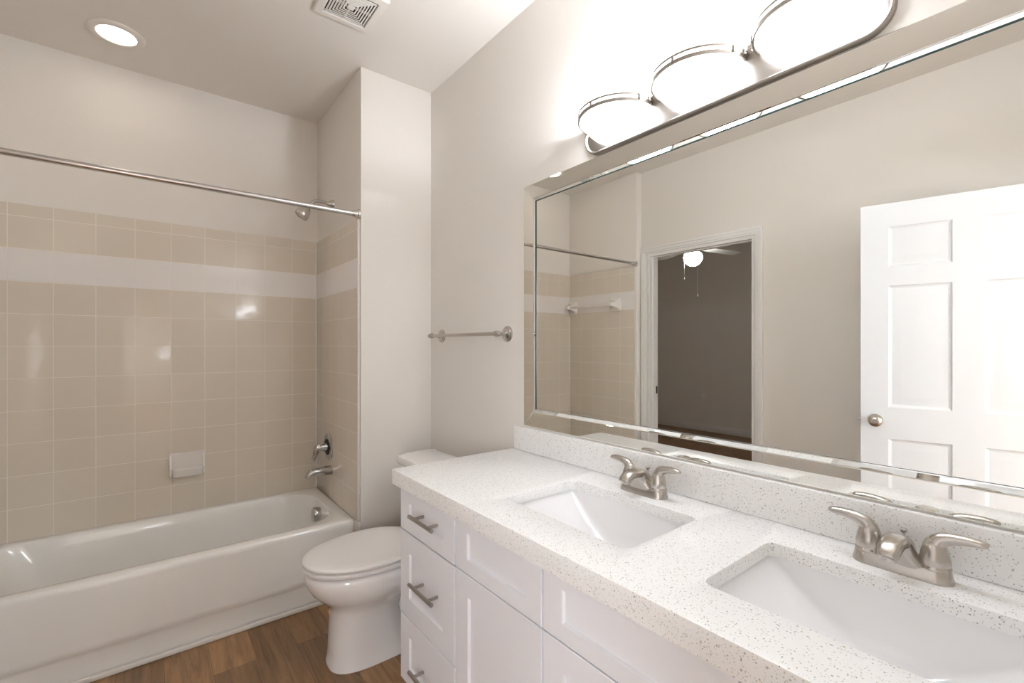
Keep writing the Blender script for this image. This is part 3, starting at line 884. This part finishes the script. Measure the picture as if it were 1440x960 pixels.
# ------------------------------------------------------------------ towel bar beside the mirror
tb = thing('towel_bar', (W, 1.92, 1.352), 'brushed nickel towel bar on the wall above the toilet', 'towel bar')
for y in (2.222, 1.632):
    bm = BM()
    lathe(bm, [(.036, 0), (.036, .004), (.033, .007), (.027, .008), (.026, .012), (.021, .015), (.011, .019), (.0085, .028), (.0085, .050), (.012, .055), (.0145, .064), (.012, .073), (0, .077)], (W, y, 1.352), (-1, 0, 0))
    obj('post', bm, NICKEL, tb)
bm = BM(); sweep(bm, [(W - .064, 2.235, 1.352), (W - .064, 1.625, 1.352)], .0082, seg=16); obj('bar', bm, NICKEL, tb)
for y, s in ((2.235, 1), (1.622, -1)):
    bm = BM(); lathe(bm, [(.007, -.004), (.011, .002), (.012, .007), (.008, .013), (0, .015)], (W - .064, y, 1.352), (0, s, 0)); obj('finial', bm, NICKEL, tb)

# ------------------------------------------------------------------ ceiling fittings
dl_ = thing('recessed_downlight', (-0.12, 2.802, H), 'round recessed ceiling downlight glowing over the tub', 'ceiling light')
bm = BM(); lathe(bm, [(.106, 0), (.106, .003), (.100, .008), (.080, .010), (.0745, .008), (.0735, -.004), (.0735, 0)], (-0.12, 2.802, H), (0, 0, -1), 48); obj('trim_ring', bm, CEIL, dl_, smooth=50)
bm = BM(); lathe(bm, [(.0732, 0), (.0732, .004), (.06, .0055), (0, .006)], (-0.12, 2.802, H), (0, 0, -1), 48); obj('lens', bm, LENS, dl_)
dd = bpy.data.lights.new('downlight_lamp', 'AREA'); dd.shape = 'DISK'; dd.size = 0.13; dd.energy = DOWN_W; dd.color = (1.0, 0.86, 0.68)
do = bpy.data.objects.new('downlight_lamp', dd); COL.objects.link(do); do.location = (-0.12, 2.802, H - 0.011)

ev = thing('exhaust_vent', (0.667, 1.945, H), 'square white exhaust fan grille with concentric louvres in the ceiling', 'vent')
bm = BM()
def sqr(h, z): return [(0.667 + a * h, 1.945 + c_ * h, z) for a, c_ in ((-1, -1), (1, -1), (1, 1), (-1, 1))]
loft(bm, [sqr(.122, H), sqr(.122, H - .008), sqr(.118, H - .014), sqr(.092, H - .017), sqr(.088, H - .015), sqr(.088, H)], False, False); obj('frame', bm, CEIL, ev, smooth=20)
bm = BM(); loft(bm, [sqr(.0885, H - .0005), sqr(.0885, H - .0015)], True, True); obj('dark_backing', bm, DARK, ev, smooth=0)
for h in (.079, .068, .057, .046, .035, .024):
    bm = BM()
    loft(bm, [sqr(h + .0031, H - .0150), sqr(h - .0031, H - .0165), sqr(h - .0031, H - .0145), sqr(h + .0031, H - .0130), sqr(h + .0031, H - .0150)], False, False)
    obj('louvre', bm, CEIL, ev, smooth=0)
bm = BM(); loft(bm, [sqr(.014, H - .004), sqr(.014, H - .015), sqr(.012, H - .0165)], True, True); obj('louvre_center', bm, CEIL, ev, smooth=0)
bm = BM()
for a in (0, 1):
    for s in (-1, 1):
        lo = [0.667 - .002, 1.945 - .002]; hi = [0.667 + .002, 1.945 + .002]
        if s > 0: hi[a] += .086
        else: lo[a] -= .086
        box(bm, (*lo, H - .013), (*hi, H - .003))
obj('louvre_rib', bm, CEIL, ev, smooth=0)

# ------------------------------------------------------------------ bedroom seen through the doorway in the mirror
FXc, FYc = -1.665, 2.437
fan = thing('ceiling_fan', (FXc, FYc, H), 'white ceiling fan with a lit globe in the dark bedroom, seen in the mirror', 'ceiling fan')
bm = BM(); lathe(bm, [(.075, 0), (.075, .01), (.055, .05), (.018, .065), (.014, .07)], (FXc, FYc, H), (0, 0, -1)); obj('canopy', bm, FANW, fan)
bm = BM(); sweep(bm, [(FXc, FYc, H - .05), (FXc, FYc, 2.40)], .012, up=(1, 0, 0)); obj('downrod', bm, FANW, fan)
bm = BM(); lathe(bm, [(.02, 0), (.06, .01), (.115, .035), (.120, .09), (.095, .125), (.06, .135), (.055, .175), (.05, .18)], (FXc, FYc, 2.42), (0, 0, -1)); obj('motor', bm, FANW, fan)
bm = BM(); lathe(bm, [(.045, 0), (.05, .012), (.078, .03), (.088, .06), (.084, .09), (.06, .125), (.03, .145), (0, .15)], (FXc, FYc, 2.225), (0, 0, -1)); obj('light_globe', bm, GLOBE, fan, smooth=60)
bm = BM(); lathe(bm, [(.05, 0), (.056, .006), (.056, .022), (.05, .026)], (FXc, FYc, 2.250), (0, 0, -1)); obj('globe_fitter', bm, STEEL, fan)
for k in range(5):
    a = math.radians(46.8 + 72 * k)
    bm = BM()
    da, pa = Vector((math.cos(a), math.sin(a), 0)), Vector((-math.sin(a), math.cos(a), 0))
    L = []
    for t, hw in ((.16, .045), (.30, .058), (.50, .064), (.64, .062), (.665, .045)):
        c0 = Vector((FXc, FYc, 2.258)) + da * t
        L.append([c0 + pa * hw + Vector((0, 0, .005)), c0 - pa * hw + Vector((0, 0, -.005)), c0 - pa * hw + Vector((0, 0, .001)), c0 + pa * hw + Vector((0, 0, .011))])
    loft(bm, L)
    c0 = Vector((FXc, FYc, 2.272))
    sweep(bm, [c0 + da * .08, c0 + da * .20], (.018, .004))
    obj('fan_blade', bm, FANW, fan, smooth=0)
for dx, dy, zb in ((0.03, 0.075, 1.94), (0.02, -0.06, 1.765)):
    bm = BM()
    sweep(bm, [(FXc + dx, FYc + dy, 2.25), (FXc + dx, FYc + dy, zb + .02)], .0022, seg=6, up=(1, 0, 0))
    lathe(bm, [(.0, 0), (.007, .006), (.006, .022), (.0, .028)], (FXc + dx, FYc + dy, zb), seg=10)
    obj('pull_chain', bm, STEEL, fan)
bm = BM(); box(bm, (-4.12, 3.655, 0.45), (-4.113, 3.73, 0.565), .003)
ou = obj('outlet_plate', bm, TRIM); tag(ou, 'pale outlet plate low on the dark bedroom wall, seen in the mirror', 'outlet')
